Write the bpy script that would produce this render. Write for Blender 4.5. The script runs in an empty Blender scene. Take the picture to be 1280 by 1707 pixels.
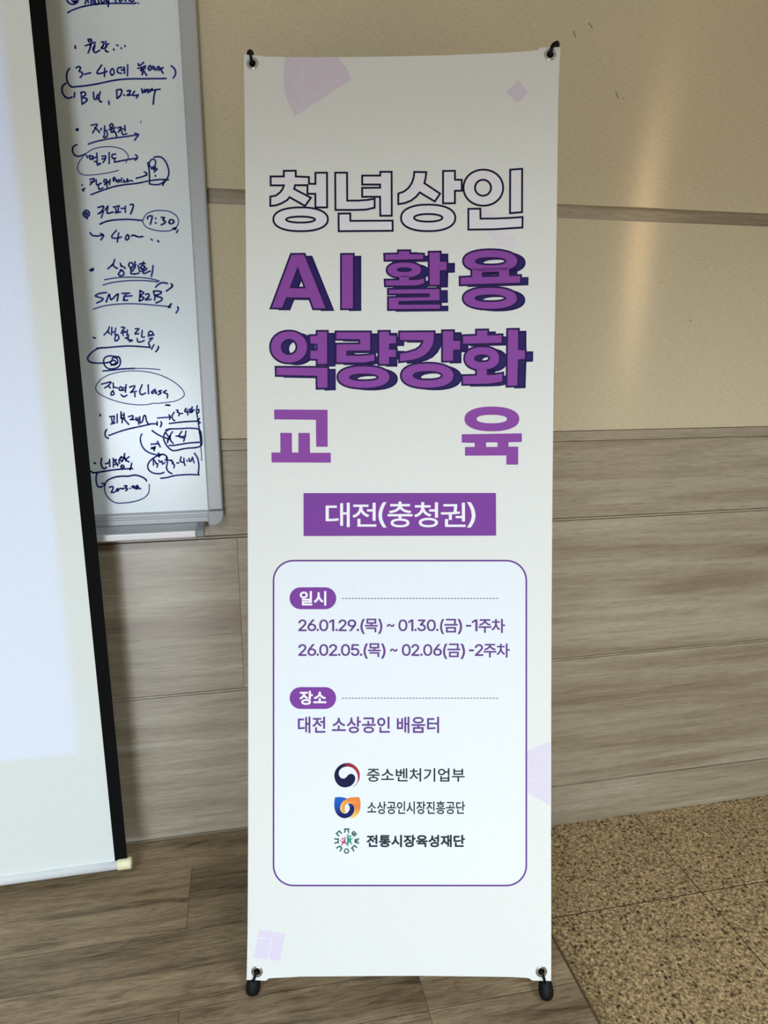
import bpy, bmesh, math, random
from mathutils import Vector, Matrix
from mathutils.geometry import tessellate_polygon

random.seed(7)
S = bpy.context.scene
COL = S.collection
R = math.radians

# ------------------------------------------------------------------ camera
# frame 1280 x 1707; back wall is the plane y = 0, stone floor z = 0, wooden stage top z = 0.13
FPX, CXP, CYP = 1144.7, 640.0, 853.5
YAW, PITCH, ROLL = R(11.549), R(12.558), R(-0.0866)
STAGE = 0.13
CAM = Vector((0.0, -1.667, STAGE + 1.235))
fw = Vector((math.sin(YAW)*math.cos(PITCH), math.cos(YAW)*math.cos(PITCH), -math.sin(PITCH)))
rt = Vector((math.cos(YAW), -math.sin(YAW), 0))
up = rt.cross(fw)
rt2 = rt*math.cos(ROLL) + up*math.sin(ROLL)
up2 = -rt*math.sin(ROLL) + up*math.cos(ROLL)
cd = bpy.data.cameras.new('camera')
cam = bpy.data.objects.new('camera', cd)
COL.objects.link(cam)
m = Matrix((rt2, up2, -fw)).transposed().to_4x4()
m.translation = CAM
cam.matrix_world = m
cd.sensor_fit = 'VERTICAL'
cd.sensor_height = 24.0
cd.lens = FPX/1707.0*24.0
cd.clip_start = 0.02
S.camera = cam

# ------------------------------------------------------------------ world, lamps, exposure
S.view_settings.view_transform = 'Standard'
S.view_settings.look = 'None'
S.view_settings.exposure = 0.17
S.view_settings.gamma = 1.0
S.view_settings.use_curve_mapping = False
w = bpy.data.worlds.new('room_air')
S.world = w
w.use_nodes = True
w.node_tree.nodes['Background'].inputs[0].default_value = (1.0, 1.0, 0.75, 1)
w.node_tree.nodes['Background'].inputs[1].default_value = 0.04

def area(name, loc, target, sx, sy, watts, color, spread=180):
    l = bpy.data.lights.new(name, 'AREA')
    l.shape = 'RECTANGLE'; l.size = sx; l.size_y = sy
    l.energy = watts; l.color = color; l.spread = R(spread)
    o = bpy.data.objects.new(name, l)
    COL.objects.link(o)
    o.location = loc
    o.rotation_euler = (Vector(target)-Vector(loc)).to_track_quat('-Z', 'Y').to_euler()
    return o

CEIL = 2.75
# ceiling panel lamps of the classroom, behind the photographer
area('ceiling_lamp', (-1.1, -3.3, CEIL-0.03), (-1.1, -3.3, 0), 1.2, 0.6, 104, (0.70, 0.82, 0.92), 150)
area('ceiling_lamp', (1.3, -3.3, CEIL-0.03), (1.3, -3.3, 0), 1.2, 0.6, 104, (0.70, 0.82, 0.92), 150)
# daylight from the window wall at the back of the room
area('window_daylight', (-0.84, -4.6, 0.8), (0.0, 0.0, 0.5), 0.95, 0.9, 120, (0.36, 0.39, 0.43))
# unseen warm slit lamp on the right, added for the gleam down the satin wall
area('gleam_slit_lamp', (2.80, -3.0, 2.10), (0.98, 0.0, 1.6), 0.10, 1.2, 4.0, (1.0, 0.66, 0.34))
# the projector that throws its picture on the screen
pl = bpy.data.lights.new('projector_beam', 'SPOT')
pl.energy = 110; pl.color = (0.13, 0.26, 1.0); pl.spot_size = R(60); pl.spot_blend = 0.0; pl.shadow_soft_size = 0.005
po = bpy.data.objects.new('projector_beam', pl)
COL.objects.link(po)
PROJ = Vector((-1.30, -3.4, 1.45))
po.location = PROJ
po.rotation_euler = (R(90), 0, 0)

# ------------------------------------------------------------------ pixel rays (used only to measure points on real planes)
def ray(px, py):
    return rt2*((px-CXP)/FPX) - up2*((py-CYP)/FPX) + fw
def on_y(px, py, y):
    d = ray(px, py); return CAM + d*((y-CAM.y)/d.y)
def on_z(px, py, z):
    d = ray(px, py); return CAM + d*((z-CAM.z)/d.z)

# ------------------------------------------------------------------ materials
def lin(c):
    c = c/255.0
    return c/12.92 if c <= 0.04045 else ((c+0.055)/1.055)**2.4
def rgb(r, g, b):
    return (lin(r), lin(g), lin(b), 1.0)
class NT:
    def __init__(s, name):
        s.m = bpy.data.materials.new(name); s.m.use_nodes = True
        s.t = s.m.node_tree; s.b = s.t.nodes['Principled BSDF']
    def n(s, typ, **kw):
        nd = s.t.nodes.new(typ)
        for k, v in kw.items():
            if k.startswith('i_'):
                key = k[2:]
                nd.inputs[int(key) if key.isdigit() else key].default_value = v
            else: setattr(nd, k, v)
        return nd
    def l(s, a, b): s.t.links.new(a, b)
    def ramp(s, src, stops):
        r = s.n('ShaderNodeValToRGB')
        e = r.color_ramp.elements
        e[0].position, e[0].color = stops[0][0], stops[0][1]
        e[1].position, e[1].color = stops[-1][0], stops[-1][1]
        for p, c in stops[1:-1]:
            x = e.new(p); x.color = c
        s.l(src, r.inputs[0]); return r.outputs[0]
    def mix(s, f, a, b, mode='MIX'):
        mx = s.n('ShaderNodeMix', data_type='RGBA', blend_type=mode)
        for i, v in ((0, f), (6, a), (7, b)):
            if hasattr(v, 'default_value') or hasattr(v, 'is_output'): s.l(v, mx.inputs[i])
            else: mx.inputs[i].default_value = v
        return mx.outputs[2]
    def coords(s, scale, seed=None, rot=(0, 0, 0)):
        tc = s.n('ShaderNodeTexCoord'); mp = s.n('ShaderNodeMapping')
        mp.inputs['Scale'].default_value = scale; mp.inputs['Rotation'].default_value = rot
        if seed:
            at = s.n('ShaderNodeAttribute', attribute_name='seed')
            vm = s.n('ShaderNodeVectorMath', operation='MULTIPLY_ADD')
            s.l(at.outputs['Color'], vm.inputs[0]); vm.inputs[1].default_value = (9, 7, 11)
            s.l(tc.outputs['Object'], vm.inputs[2]); s.l(vm.outputs[0], mp.inputs[0])
        else: s.l(tc.outputs['Object'], mp.inputs[0])
        return mp.outputs[0]
    def noise(s, vec, scale, detail=4, rough=0.55, dist=0.0):
        nz = s.n('ShaderNodeTexNoise', i_Scale=scale, i_Detail=detail, i_Roughness=rough, i_Distortion=dist)
        s.l(vec, nz.inputs['Vector']); return nz.outputs[0]
    def bump(s, h, strength, dist=0.001):
        b = s.n('ShaderNodeBump', i_Strength=strength, i_Distance=dist)
        s.l(h, b.inputs['Height']); s.l(b.outputs[0], s.b.inputs['Normal'])

def plain(name, c, rough=0.5, metal=0.0, spec=0.5, bump=None):
    k = NT(name)
    v = k.coords((1, 1, 1))
    nz = k.noise(v, 140, 3)
    k.l(k.mix(1.0, c, k.ramp(nz, [(0.3, (0.985, 0.985, 0.985, 1)), (0.7, (1.015, 1.015, 1.015, 1))]), 'MULTIPLY'), k.b.inputs['Base Color'])
    k.b.inputs['Roughness'].default_value = rough
    k.b.inputs['Metallic'].default_value = metal
    k.b.inputs['Specular IOR Level'].default_value = spec
    if bump: k.bump(k.noise(k.coords((1, 1, 1)), bump[0], 4), bump[1], bump[2])
    return k.m

def mat_wallpaper():
    k = NT('beige_wallpaper')
    fine = k.noise(k.coords((60, 60, 420)), 1.0, 5, 0.7)
    fleck = k.noise(k.coords((160, 160, 520)), 1.0, 3, 0.6)
    cloud = k.noise(k.coords((2.2, 2.2, 2.2)), 1.0, 3)
    c = k.ramp(fine, [(0.30, rgb(194, 180, 149)), (0.70, rgb(215, 203, 174))])
    c = k.mix(1.0, c, k.ramp(fleck, [(0.34, (0.88, 0.88, 0.88, 1)), (0.5, (1, 1, 1, 1))]), 'MULTIPLY')
    c = k.mix(1.0, c, k.ramp(cloud, [(0.3, (0.97, 0.97, 0.98, 1)), (0.7, (1.03, 1.02, 1.0, 1))]), 'MULTIPLY')
    k.l(c, k.b.inputs['Base Color'])
    k.b.inputs['Roughness'].default_value = 0.20
    k.b.inputs['Anisotropic'].default_value = 0.95
    tv = k.n('ShaderNodeCombineXYZ'); tv.inputs[2].default_value = 1.0      # fine horizontal ribs spread gleams up and down
    k.l(tv.outputs[0], k.b.inputs['Tangent'])
    k.b.inputs['Specular IOR Level'].default_value = 0.8
    k.bump(fine, 0.03, 0.0005)
    return k.m

def mat_wainscot():
    k = NT('greige_wood_laminate')
    wob = k.noise(k.coords((0.9, 1, 5), True), 1.0, 2)
    v = k.coords((1.2, 20, 20), True)
    broad = k.noise(v, 0.9, 3, 0.55, 0.5)
    grain = k.noise(k.coords((7, 80, 150), True), 1.0, 5, 0.65)
    fine = k.noise(k.coords((24, 300, 560), True), 1.0, 3, 0.6)
    knots = k.noise(k.coords((3.2, 20, 20), True), 0.42, 2, 0.5, 1.6)
    c = k.ramp(broad, [(0.28, rgb(136, 120, 100)), (0.48, rgb(158, 145, 123)), (0.72, rgb(176, 165, 145))])
    c = k.mix(1.0, c, k.ramp(grain, [(0.30, (0.80, 0.78, 0.74, 1)), (0.5, (1.0, 1.0, 1.0, 1)), (0.7, (1.10, 1.10, 1.10, 1))]), 'MULTIPLY')
    c = k.mix(1.0, c, k.ramp(fine, [(0.32, (0.78, 0.77, 0.75, 1)), (0.48, (1.0, 1.0, 1.0, 1)), (0.68, (1.14, 1.14, 1.14, 1))]), 'MULTIPLY')
    c = k.mix(1.0, c, k.ramp(knots, [(0.24, (0.80, 0.77, 0.73, 1)), (0.36, (1, 1, 1, 1))]), 'MULTIPLY')
    k.l(c, k.b.inputs['Base Color'])
    k.b.inputs['Roughness'].default_value = 0.30
    k.b.inputs['Anisotropic'].default_value = 0.9
    tv = k.n('ShaderNodeCombineXYZ'); tv.inputs[2].default_value = 1.0
    k.l(tv.outputs[0], k.b.inputs['Tangent'])
    k.b.inputs['Specular IOR Level'].default_value = 0.8
    k.bump(fine, 0.06, 0.0004)
    return k.m

def mat_floorwood():
    k = NT('grey_brown_vinyl_plank')
    rot = (0, 0, R(1.5))
    broad = k.noise(k.coords((1.5, 11, 11), True, rot), 1.0, 3, 0.55, 0.7)
    streak = k.noise(k.coords((4.0, 42, 42), True, rot), 1.0, 4, 0.6, 1.1)
    fine = k.noise(k.coords((22, 330, 330), True, rot), 1.0, 4, 0.65)
    pore = k.noise(k.coords((45, 700, 700), True, rot), 1.0, 2, 0.6)
    knots = k.noise(k.coords((3.2, 9, 9), True), 0.9, 3, 0.55, 1.5)
    at = k.n('ShaderNodeAttribute', attribute_name='seed')
    c = k.ramp(broad, [(0.28, rgb(108, 90, 68)), (0.5, rgb(138, 119, 94)), (0.72, rgb(158, 139, 110))])
    c = k.mix(1.0, c, k.ramp(streak, [(0.30, (0.46, 0.43, 0.39, 1)), (0.43, (0.86, 0.85, 0.83, 1)), (0.6, (1.08, 1.08, 1.08, 1))]), 'MULTIPLY')
    c = k.mix(1.0, c, k.ramp(fine, [(0.34, (0.62, 0.60, 0.57, 1)), (0.48, (0.96, 0.96, 0.96, 1)), (0.66, (1.18, 1.18, 1.18, 1))]), 'MULTIPLY')
    c = k.mix(1.0, c, k.ramp(pore, [(0.35, (0.78, 0.77, 0.75, 1)), (0.5, (1.02, 1.02, 1.02, 1)), (0.7, (1.12, 1.12, 1.12, 1))]), 'MULTIPLY')
    c = k.mix(1.0, c, k.ramp(knots, [(0.25, (0.55, 0.5, 0.45, 1)), (0.35, (1, 1, 1, 1))]), 'MULTIPLY')
    c = k.mix(1.0, c, k.ramp(at.outputs['Alpha'], [(0.0, (0.80, 0.79, 0.78, 1)), (1.0, (1.10, 1.10, 1.09, 1))]), 'MULTIPLY')
    # a few knots of the printed decor
    tc = k.n('ShaderNodeTexCoord'); wb_ = k.noise(k.coords((40, 90, 40)), 1.0, 3, 0.6)
    for kx, ky, kr in ((-0.155, -0.165, 0.016), (-0.121, -0.049, 0.020), (-0.36, -0.195, 0.014), (-0.345, -0.315, 0.024), (0.37, -0.572, 0.034), (-0.02, -0.20, 0.012)):
        off = k.n('ShaderNodeVectorMath', operation='SUBTRACT'); k.l(tc.outputs['Object'], off.inputs[0]); off.inputs[1].default_value = (kx, ky, STAGE)
        scl = k.n('ShaderNodeVectorMath', operation='MULTIPLY'); k.l(off.outputs[0], scl.inputs[0]); scl.inputs[1].default_value = (0.42/kr, 1.15/kr, 0.0)
        ln = k.n('ShaderNodeVectorMath', operation='LENGTH'); k.l(scl.outputs[0], ln.inputs[0])
        ad = k.n('ShaderNodeMath', operation='MULTIPLY_ADD'); k.l(wb_, ad.inputs[0]); ad.inputs[1].default_value = 1.5; k.l(ln.outputs['Value'], ad.inputs[2])
        c = k.mix(1.0, c, k.ramp(ad.outputs[0], [(0.50, (0.34, 0.30, 0.26, 1)), (0.72, (0.85, 0.82, 0.78, 1)), (0.80, (0.62, 0.58, 0.53, 1)), (0.92, (0.96, 0.95, 0.94, 1)), (1.0, (1, 1, 1, 1))]), 'MULTIPLY')
    k.l(c, k.b.inputs['Base Color'])
    k.b.inputs['Roughness'].default_value = 0.5
    k.b.inputs['Specular IOR Level'].default_value = 0.3
    k.bump(fine, 0.25, 0.0006)
    return k.m

def mat_granite():
    k = NT('brown_granite')
    v = k.coords((1, 1, 1))
    vo = k.n('ShaderNodeTexVoronoi', i_Scale=185.0, i_Randomness=1.0); k.l(v, vo.inputs['Vector'])
    vo2 = k.n('ShaderNodeTexVoronoi', i_Scale=320.0, i_Randomness=1.0); k.l(v, vo2.inputs['Vector'])
    sep = k.n('ShaderNodeSeparateColor'); k.l(vo.outputs['Color'], sep.inputs[0])
    sep2 = k.n('ShaderNodeSeparateColor'); k.l(vo2.outputs['Color'], sep2.inputs[0])
    big = k.noise(v, 7, 3, 0.6)
    med = k.noise(v, 120, 3, 0.75, 0.6)
    c = k.ramp(sep.outputs[0], [(0.0, rgb(83, 68, 49)), (0.14, rgb(112, 94, 67)), (0.32, rgb(147, 125, 91)), (0.7, rgb(176, 152, 112)), (1.0, rgb(200, 176, 132))])
    c2 = k.ramp(sep2.outputs[1], [(0.0, rgb(100, 82, 58)), (0.5, rgb(158, 135, 98)), (1.0, rgb(193, 169, 126))])
    c = k.mix(0.5, c, c2)
    c = k.mix(1.0, c, k.ramp(med, [(0.34, (0.12, 0.10, 0.09, 1)), (0.43, (0.62, 0.59, 0.56, 1)), (0.53, (1.02, 1.0, 0.98, 1)), (0.66, (1.42, 1.39, 1.34, 1))]), 'MULTIPLY')
    c = k.mix(1.0, c, k.ramp(big, [(0.3, (0.94, 0.94, 0.94, 1)), (0.7, (1.08, 1.07, 1.06, 1))]), 'MULTIPLY')
    jit = k.noise(v, 160, 2, 0.6)
    vj = k.n('ShaderNodeVectorMath', operation='MULTIPLY_ADD'); k.l(jit, vj.inputs[0]); vj.inputs[1].default_value = (0.012, 0.012, 0.0); k.l(v, vj.inputs[2])
    vo3 = k.n('ShaderNodeTexVoronoi', i_Scale=72.0, i_Randomness=1.0); k.l(vj.outputs[0], vo3.inputs['Vector'])
    sep3 = k.n('ShaderNodeSeparateColor'); k.l(vo3.outputs['Color'], sep3.inputs[0])
    rad = k.n('ShaderNodeMath', operation='MULTIPLY_ADD'); k.l(sep3.outputs[2], rad.inputs[0]); rad.inputs[1].default_value = 0.42; k.l(vo3.outputs['Distance'], rad.inputs[2])
    c = k.mix(1.0, c, k.ramp(rad.outputs[0], [(0.24, (0.20, 0.18, 0.17, 1)), (0.34, (0.82, 0.81, 0.80, 1)), (0.5, (1.05, 1.05, 1.05, 1))]), 'MULTIPLY')
    k.l(c, k.b.inputs['Base Color'])
    k.b.inputs['Roughness'].default_value = 0.55
    k.b.inputs['Specular IOR Level'].default_value = 0.3
    return k.m

def mat_print(name, rough=0.6, spec=0.2):
    k = NT(name)
    at = k.n('ShaderNodeAttribute', attribute_name='ink')
    nz = k.noise(k.coords((1, 1, 1)), 300, 2)
    k.l(k.mix(1.0, at.outputs['Color'], k.ramp(nz, [(0.3, (0.97, 0.97, 0.97, 1)), (0.7, (1.02, 1.02, 1.02, 1))]), 'MULTIPLY'), k.b.inputs['Base Color'])
    k.b.inputs['Roughness'].default_value = rough
    k.b.inputs['Specular IOR Level'].default_value = spec
    return k.m

M_WALL = mat_wallpaper()
M_WAIN = mat_wainscot()
M_FLOORWOOD = mat_floorwood()
M_GRANITE = mat_granite()
M_GROUT = plain('dark_grout', rgb(46, 36, 24), 0.85)
M_NOSING = plain('brown_edge_strip', rgb(84, 66, 44), 0.5)
M_SHELL = plain('off_white_paint', rgb(205, 203, 196), 0.7)
M_PRINT = mat_print('printed_ink')
M_MARKER = mat_print('blue_marker_ink', 0.5, 0.3)
M_SHEET = plain('white_banner_fabric', rgb(222, 223, 218), 0.62, 0, 0.25, (5, 0.06, 0.006))
M_BLACK = plain('black_plastic', rgb(11, 11, 12), 0.6, 0, 0.2)
M_ROD = plain('black_fibreglass_rod', rgb(24, 24, 26), 0.35)
M_CHROME = plain('nickel_eyelet', rgb(205, 205, 200), 0.22, 1.0)
M_BOARD = plain('white_enamel_board', rgb(222, 231, 235), 0.24, 0, 0.5)
M_ALU = plain('satin_aluminium', rgb(175, 178, 180), 0.40, 0.1)
M_CAP = plain('grey_plastic_corner', rgb(160, 161, 162), 0.3, 0, 0.5)
M_TRAYCAP = plain('dark_grey_plastic', rgb(122, 128, 130), 0.25, 0, 0.5)
M_TRAYLIP = plain('pale_aluminium_lip', rgb(206, 203, 203), 0.4, 0.2)
M_SCREEN = plain('matte_white_screen', rgb(227, 232, 228), 0.8, 0, 0.1)
M_SCRBLACK = plain('black_screen_border', rgb(13, 13, 14), 0.85, 0, 0.1)
M_BAR = plain('white_lacquered_bar', rgb(226, 230, 231), 0.4)
M_CREAM = plain('cream_plastic', rgb(236, 229, 190), 0.45)

# ------------------------------------------------------------------ object helpers
def link(name, me, mat=None, parent=None):
    o = bpy.data.objects.new(name, me)
    COL.objects.link(o)
    if mat is not None:
        for x in (mat if isinstance(mat, (list, tuple)) else [mat]): me.materials.append(x)
    if parent is not None: o.parent = parent
    return o
def struct(o): o['kind'] = 'structure'; return o
def tag(o, label, cat, group=None):
    o['label'] = label; o['category'] = cat
    if group: o['group'] = group
    return o
def empty(name, loc=(0, 0, 0)):
    o = bpy.data.objects.new(name, None); COL.objects.link(o); o.location = loc
    o.empty_display_size = 0.1
    return o

class MB:
    """collects boxes, tubes and lathes into one mesh"""
    def __init__(s): s.bm = bmesh.new(); s.seed = None
    def box(s, a, b, bevel=0.0, mi=0, seed=None):
        a, b = Vector(a), Vector(b)
        r = bmesh.ops.create_cube(s.bm, size=1.0)
        vs = r['verts']
        c, d = (a+b)/2, b-a
        for v in vs: v.co = Vector((v.co.x*d.x, v.co.y*d.y, v.co.z*d.z)) + c
        fs = set(f for v in vs for f in v.link_faces)
        if bevel > 0:
            es = list(set(e for v in vs for e in v.link_edges))
            q = bmesh.ops.bevel(s.bm, geom=es, offset=bevel, segments=2, profile=0.5, affect='EDGES')
            fs = set(q['faces']) | set(f for f in fs if f.is_valid)
            vv = set(v for f in fs for v in f.verts)
            fs = set(f for v in vv for f in v.link_faces)
        for f in fs: f.material_index = mi
        if seed is not None:
            lay = s.bm.loops.layers.float_color.get('seed') or s.bm.loops.layers.float_color.new('seed')
            for f in fs:
                for l in f.loops: l[lay] = seed
        return fs
    def tube(s, pts, rad, seg=12, cap=True, mi=0):
        pts = [Vector(p) for p in pts]
        rads = rad if isinstance(rad, (list, tuple)) else [rad]*len(pts)
        rings = []; n = None
        for i, p in enumerate(pts):
            t = (pts[min(i+1, len(pts)-1)] - pts[max(i-1, 0)]).normalized()
            if n is None: n = t.orthogonal().normalized()
            n = (n - t*n.dot(t)).normalized(); b = t.cross(n)
            rings.append([s.bm.verts.new(p + (n*math.cos(2*math.pi*k/seg) + b*math.sin(2*math.pi*k/seg))*rads[i]) for k in range(seg)])
        for r0, r1 in zip(rings, rings[1:]):
            for k in range(seg):
                f = s.bm.faces.new((r0[k], r0[(k+1) % seg], r1[(k+1) % seg], r1[k])); f.smooth = True; f.material_index = mi
        if cap:
            s.bm.faces.new(rings[0][::-1]).material_index = mi; s.bm.faces.new(rings[-1]).material_index = mi
    def ring(s, c, n, r_major, prof, seg=32, mi=0):
        """lathe of a closed profile (radius, height) about axis n"""
        n = Vector(n).normalized(); u = n.orthogonal().normalized(); v = n.cross(u); c = Vector(c)
        rs = []
        for k in range(seg):
            a = 2*math.pi*k/seg; d = u*math.cos(a) + v*math.sin(a)
            rs.append([s.bm.verts.new(c + d*(r_major+pr) + n*ph) for pr, ph in prof])
        for k in range(seg):
            A, B = rs[k], rs[(k+1) % seg]
            for j in range(len(prof)):
                f = s.bm.faces.new((A[j], B[j], B[(j+1) % len(prof)], A[(j+1) % len(prof)])); f.smooth = True; f.material_index = mi
    def extrude_poly(s, pts, vec, mi=0):
        vec = Vector(vec)
        a = [s.bm.verts.new(Vector(p)) for p in pts]; b = [s.bm.verts.new(Vector(p)+vec) for p in pts]
        s.bm.faces.new(a).material_index = mi; s.bm.faces.new(b[::-1]).material_index = mi
        k = len(a)
        for i in range(k): s.bm.faces.new((a[i], b[i], b[(i+1) % k], a[(i+1) % k])).material_index = mi
    def build(s, name, mat, parent=None, smooth_angle=None):
        bmesh.ops.recalc_face_normals(s.bm, faces=s.bm.faces)
        me = bpy.data.meshes.new(name); s.bm.to_mesh(me); s.bm.free()
        return link(name, me, mat, parent)

class Ink:
    """flat printed shapes traced on a plane: 2-D points go through `place(x, y, h)`"""
    def __init__(s, place): s.place = place; s.v = []; s.f = []; s.c = []
    def add(s, pts, faces, col, h):
        o = len(s.v)
        for i, p in enumerate(pts):
            s.v.append(s.place(p[0], p[1], h)); s.c.append(col[i] if isinstance(col, list) else col)
        s.f += [tuple(o+i for i in f) for f in faces]
    def poly(s, rings, col, h):
        rings = [[tuple(p) for p in r] for r in rings]
        tri = tessellate_polygon([[Vector((x, y, 0)) for x, y in r] for r in rings])
        s.add([p for r in rings for p in r], tri, col, h)
    def band(s, pts, hw, col, h, closed=True):
        """mitred ribbon centred on a polyline"""
        n = len(pts); L, Rr = [], []
        for i in range(n):
            p = Vector(pts[i])
            a = Vector(pts[i-1]) if (closed or i > 0) else None
            b = Vector(pts[(i+1) % n]) if (closed or i < n-1) else None
            d1 = (p-a).normalized() if a is not None and (p-a).length > 1e-6 else None
            d2 = (b-p).normalized() if b is not None and (b-p).length > 1e-6 else None
            d1 = d1 or d2; d2 = d2 or d1
            n1 = Vector((-d1.y, d1.x)); n2 = Vector((-d2.y, d2.x))
            mv = n1+n2
            mv = mv.normalized() if mv.length > 1e-4 else n1
            k = min(1.0/max(mv.dot(n1), 0.1), 2.6)
            L.append(tuple(p+mv*hw*k)); Rr.append(tuple(p-mv*hw*k))
        fs = []
        for i in range(n if closed else n-1):
            j = (i+1) % n; fs.append((i, j, n+j, n+i))
        s.add(L+Rr, fs, col, h)
    def brush(s, pts, hw, col, h, smooth=True):
        """round-ended hand stroke"""
        P = [Vector(p) for p in pts]
        if smooth and len(P) > 2:
            Q = []
            E = [P[0]*2-P[1]] + P + [P[-1]*2-P[-2]]
            for i in range(1, len(E)-2):
                p0, p1, p2, p3 = E[i-1:i+3]
                st = max(2, min(7, int((p2-p1).length/2.5)))
                for k in range(st):
                    t = k/st
                    Q.append(0.5*((2*p1)+(p2-p0)*t+(2*p0-5*p1+4*p2-p3)*t*t+(3*p1-p0-3*p2+p3)*t**3))
            Q.append(P[-1]); P = Q
        for i, p in enumerate(P):
            ww = hw*(0.88+0.18*math.sin(i*1.3+p.x))
            s.add([(p.x+ww*math.cos(a*math.pi/4), p.y+ww*math.sin(a*math.pi/4)) for a in range(8)], [tuple(range(8))], col, h)
            if i+1 < len(P):
                d = P[i+1]-p
                if d.length < 1e-5: continue
                q = Vector((-d.y, d.x)).normalized()*hw*0.95
                s.add([tuple(p+q), tuple(P[i+1]+q), tuple(P[i+1]-q), tuple(p-q)], [(0, 1, 2, 3)], col, h)
    def build(s, name, mat, parent=None):
        me = bpy.data.meshes.new(name)
        me.from_pydata([tuple(v) for v in s.v], [], s.f)
        at = me.color_attributes.new('ink', 'FLOAT_COLOR', 'POINT')
        for i, c in enumerate(s.c): at.data[i].color = c
        me.validate(); me.update()
        return link(name, me, mat, parent)

def text_shape(body, box, bold=0.0, spacing=1.0):
    """built-in font lettering fitted into box (x0, y0, x1, y1); returns points and faces"""
    cu = bpy.data.curves.new('t', 'FONT'); cu.body = body; cu.size = 1.0
    cu.offset = bold; cu.space_character = spacing; cu.resolution_u = 4; cu.fill_mode = 'BOTH'
    o = bpy.data.objects.new('t', cu); COL.objects.link(o)
    dg = bpy.context.evaluated_depsgraph_get(); dg.update()
    me = bpy.data.meshes.new_from_object(o.evaluated_get(dg))
    vs = [v.co.copy() for v in me.vertices]; fs = [tuple(p.vertices) for p in me.polygons]
    bpy.data.objects.remove(o); bpy.data.curves.remove(cu); bpy.data.meshes.remove(me)
    x0 = min(v.x for v in vs); x1 = max(v.x for v in vs); y0 = min(v.y for v in vs); y1 = max(v.y for v in vs)
    X0, Y0, X1, Y1 = box
    return [(X0+(v.x-x0)/(x1-x0)*(X1-X0), Y1-(v.y-y0)/(y1-y0)*(Y1-Y0)) for v in vs], fs

# ------------------------------------------------------------------ room shell
XL, XR, YB = -3.2, 3.6, -6.6
SEAM_X = -0.027
def seedc(): return (random.random(), random.random(), random.random(), random.random())
b = MB()
b.box((XL, 0.02, 0), (XR, 0.14, CEIL), seed=(0, 0, 0, 0))                              # masonry core
b.box((XL, 0.0, 1.7315), (XR, 0.03, CEIL), 0.0015, 0, (0, 0, 0, 0))                    # upper wallpaper panel
b.box((XL, 0.0, 1.1805), (XR, 0.03, 1.7005), 0.0015, 0, (0, 0, 0, 0))                  # lower wallpaper panel
def wain(z0, z1, xs):
    for a, c in zip(xs, xs[1:]):
        b.box((a+0.0001, 0.004, z0), (c-0.0001, 0.03, z1), 0.0010, 1, seedc())
wain(0.9455, 1.1525, (XL, -1.227, 0.22, 1.9, XR))
wain(0.9385, 0.9440, (XL, -1.227, XR))
wain(0.5375, 0.9370, (XL, -1.227, SEAM_X, 1.9, XR))
wain(0.5310, 0.5360, (XL, -1.227, XR))
wain(0.1300, 0.5295, (XL, -1.327, 2.1, XR))
struct(b.build('wall_back', [M_WALL, M_WAIN]))
sc_ = Ink(lambda x, y, h: on_y(x, y, -h))
for ln in ('956,52 958,58 960,62', '982,38 985,44 988,46', '1026,153 1029,160 1030,164', '1038,163 1039.5,164.5', '1150,534 1151,535.5', '1100,470 1101,471'):
    sc_.brush([tuple(float(t) for t in p.split(',')) for p in ln.split()], 0.55, rgb(72, 58, 42), 0.0003)
o = sc_.build('scuff_mark', M_PRINT, bpy.data.objects['wall_back'])
b = MB(); b.box((XL, 0.014, 1.7005), (XR, 0.03, 1.7315), 0, 0, (0.3, 0.8, 0.1, 0.4)); struct(b.build('trim_1', M_WAIN))
b = MB(); b.box((XL, -0.001, 1.1535), (XR, 0.03, 1.1795), 0.0012, 0, (0.7, 0.2, 0.6, 0.4)); struct(b.build('trim_2', M_WAIN))
b = MB(); b.box((XL, -0.003, 0.0), (XR, 0.03, 0.1285), 0.0015, 0, (0.15, 0.45, 0.75, 0.4)); struct(b.build('baseboard_back', M_WAIN))

# stone floor: square tiles over dark grout
b = MB()
b.box((XL, YB, -0.12), (XR, 0.02, -0.0009), 0, 1)
T = 0.6; gx, gy = 1.122, -0.3245
i0 = int((XL-gx)/T)-1
xs = [gx+T*i for i in range(-9, 6)]; ys = [gy-T*j for j in range(-1, 12)]
for x in xs:
    for y in ys:
        a0, a1 = max(x, XL), min(x+T, XR); c0, c1 = max(y-T, YB), min(y, 0.0)
        if a1-a0 > 0.02 and c1-c0 > 0.02:
            b.box((a0+0.0015, c0+0.0017, -0.05), (a1-0.0015, c1-0.0017, 0.0), 0.0004, 0)
struct(b.build('floor', [M_GRANITE, M_GROUT]))
b = MB(); b.box((XL, YB, CEIL), (XR, 0.14, CEIL+0.1)); struct(b.build('ceiling', M_SHELL))
b = MB(); b.box((XL-0.1, YB, 0), (XL, 0.14, CEIL)); struct(b.build('wall_left', M_SHELL))
b = MB(); b.box((XR, YB, 0), (XR+0.1, 0.14, CEIL)); struct(b.build('wall_right', M_SHELL))

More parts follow.
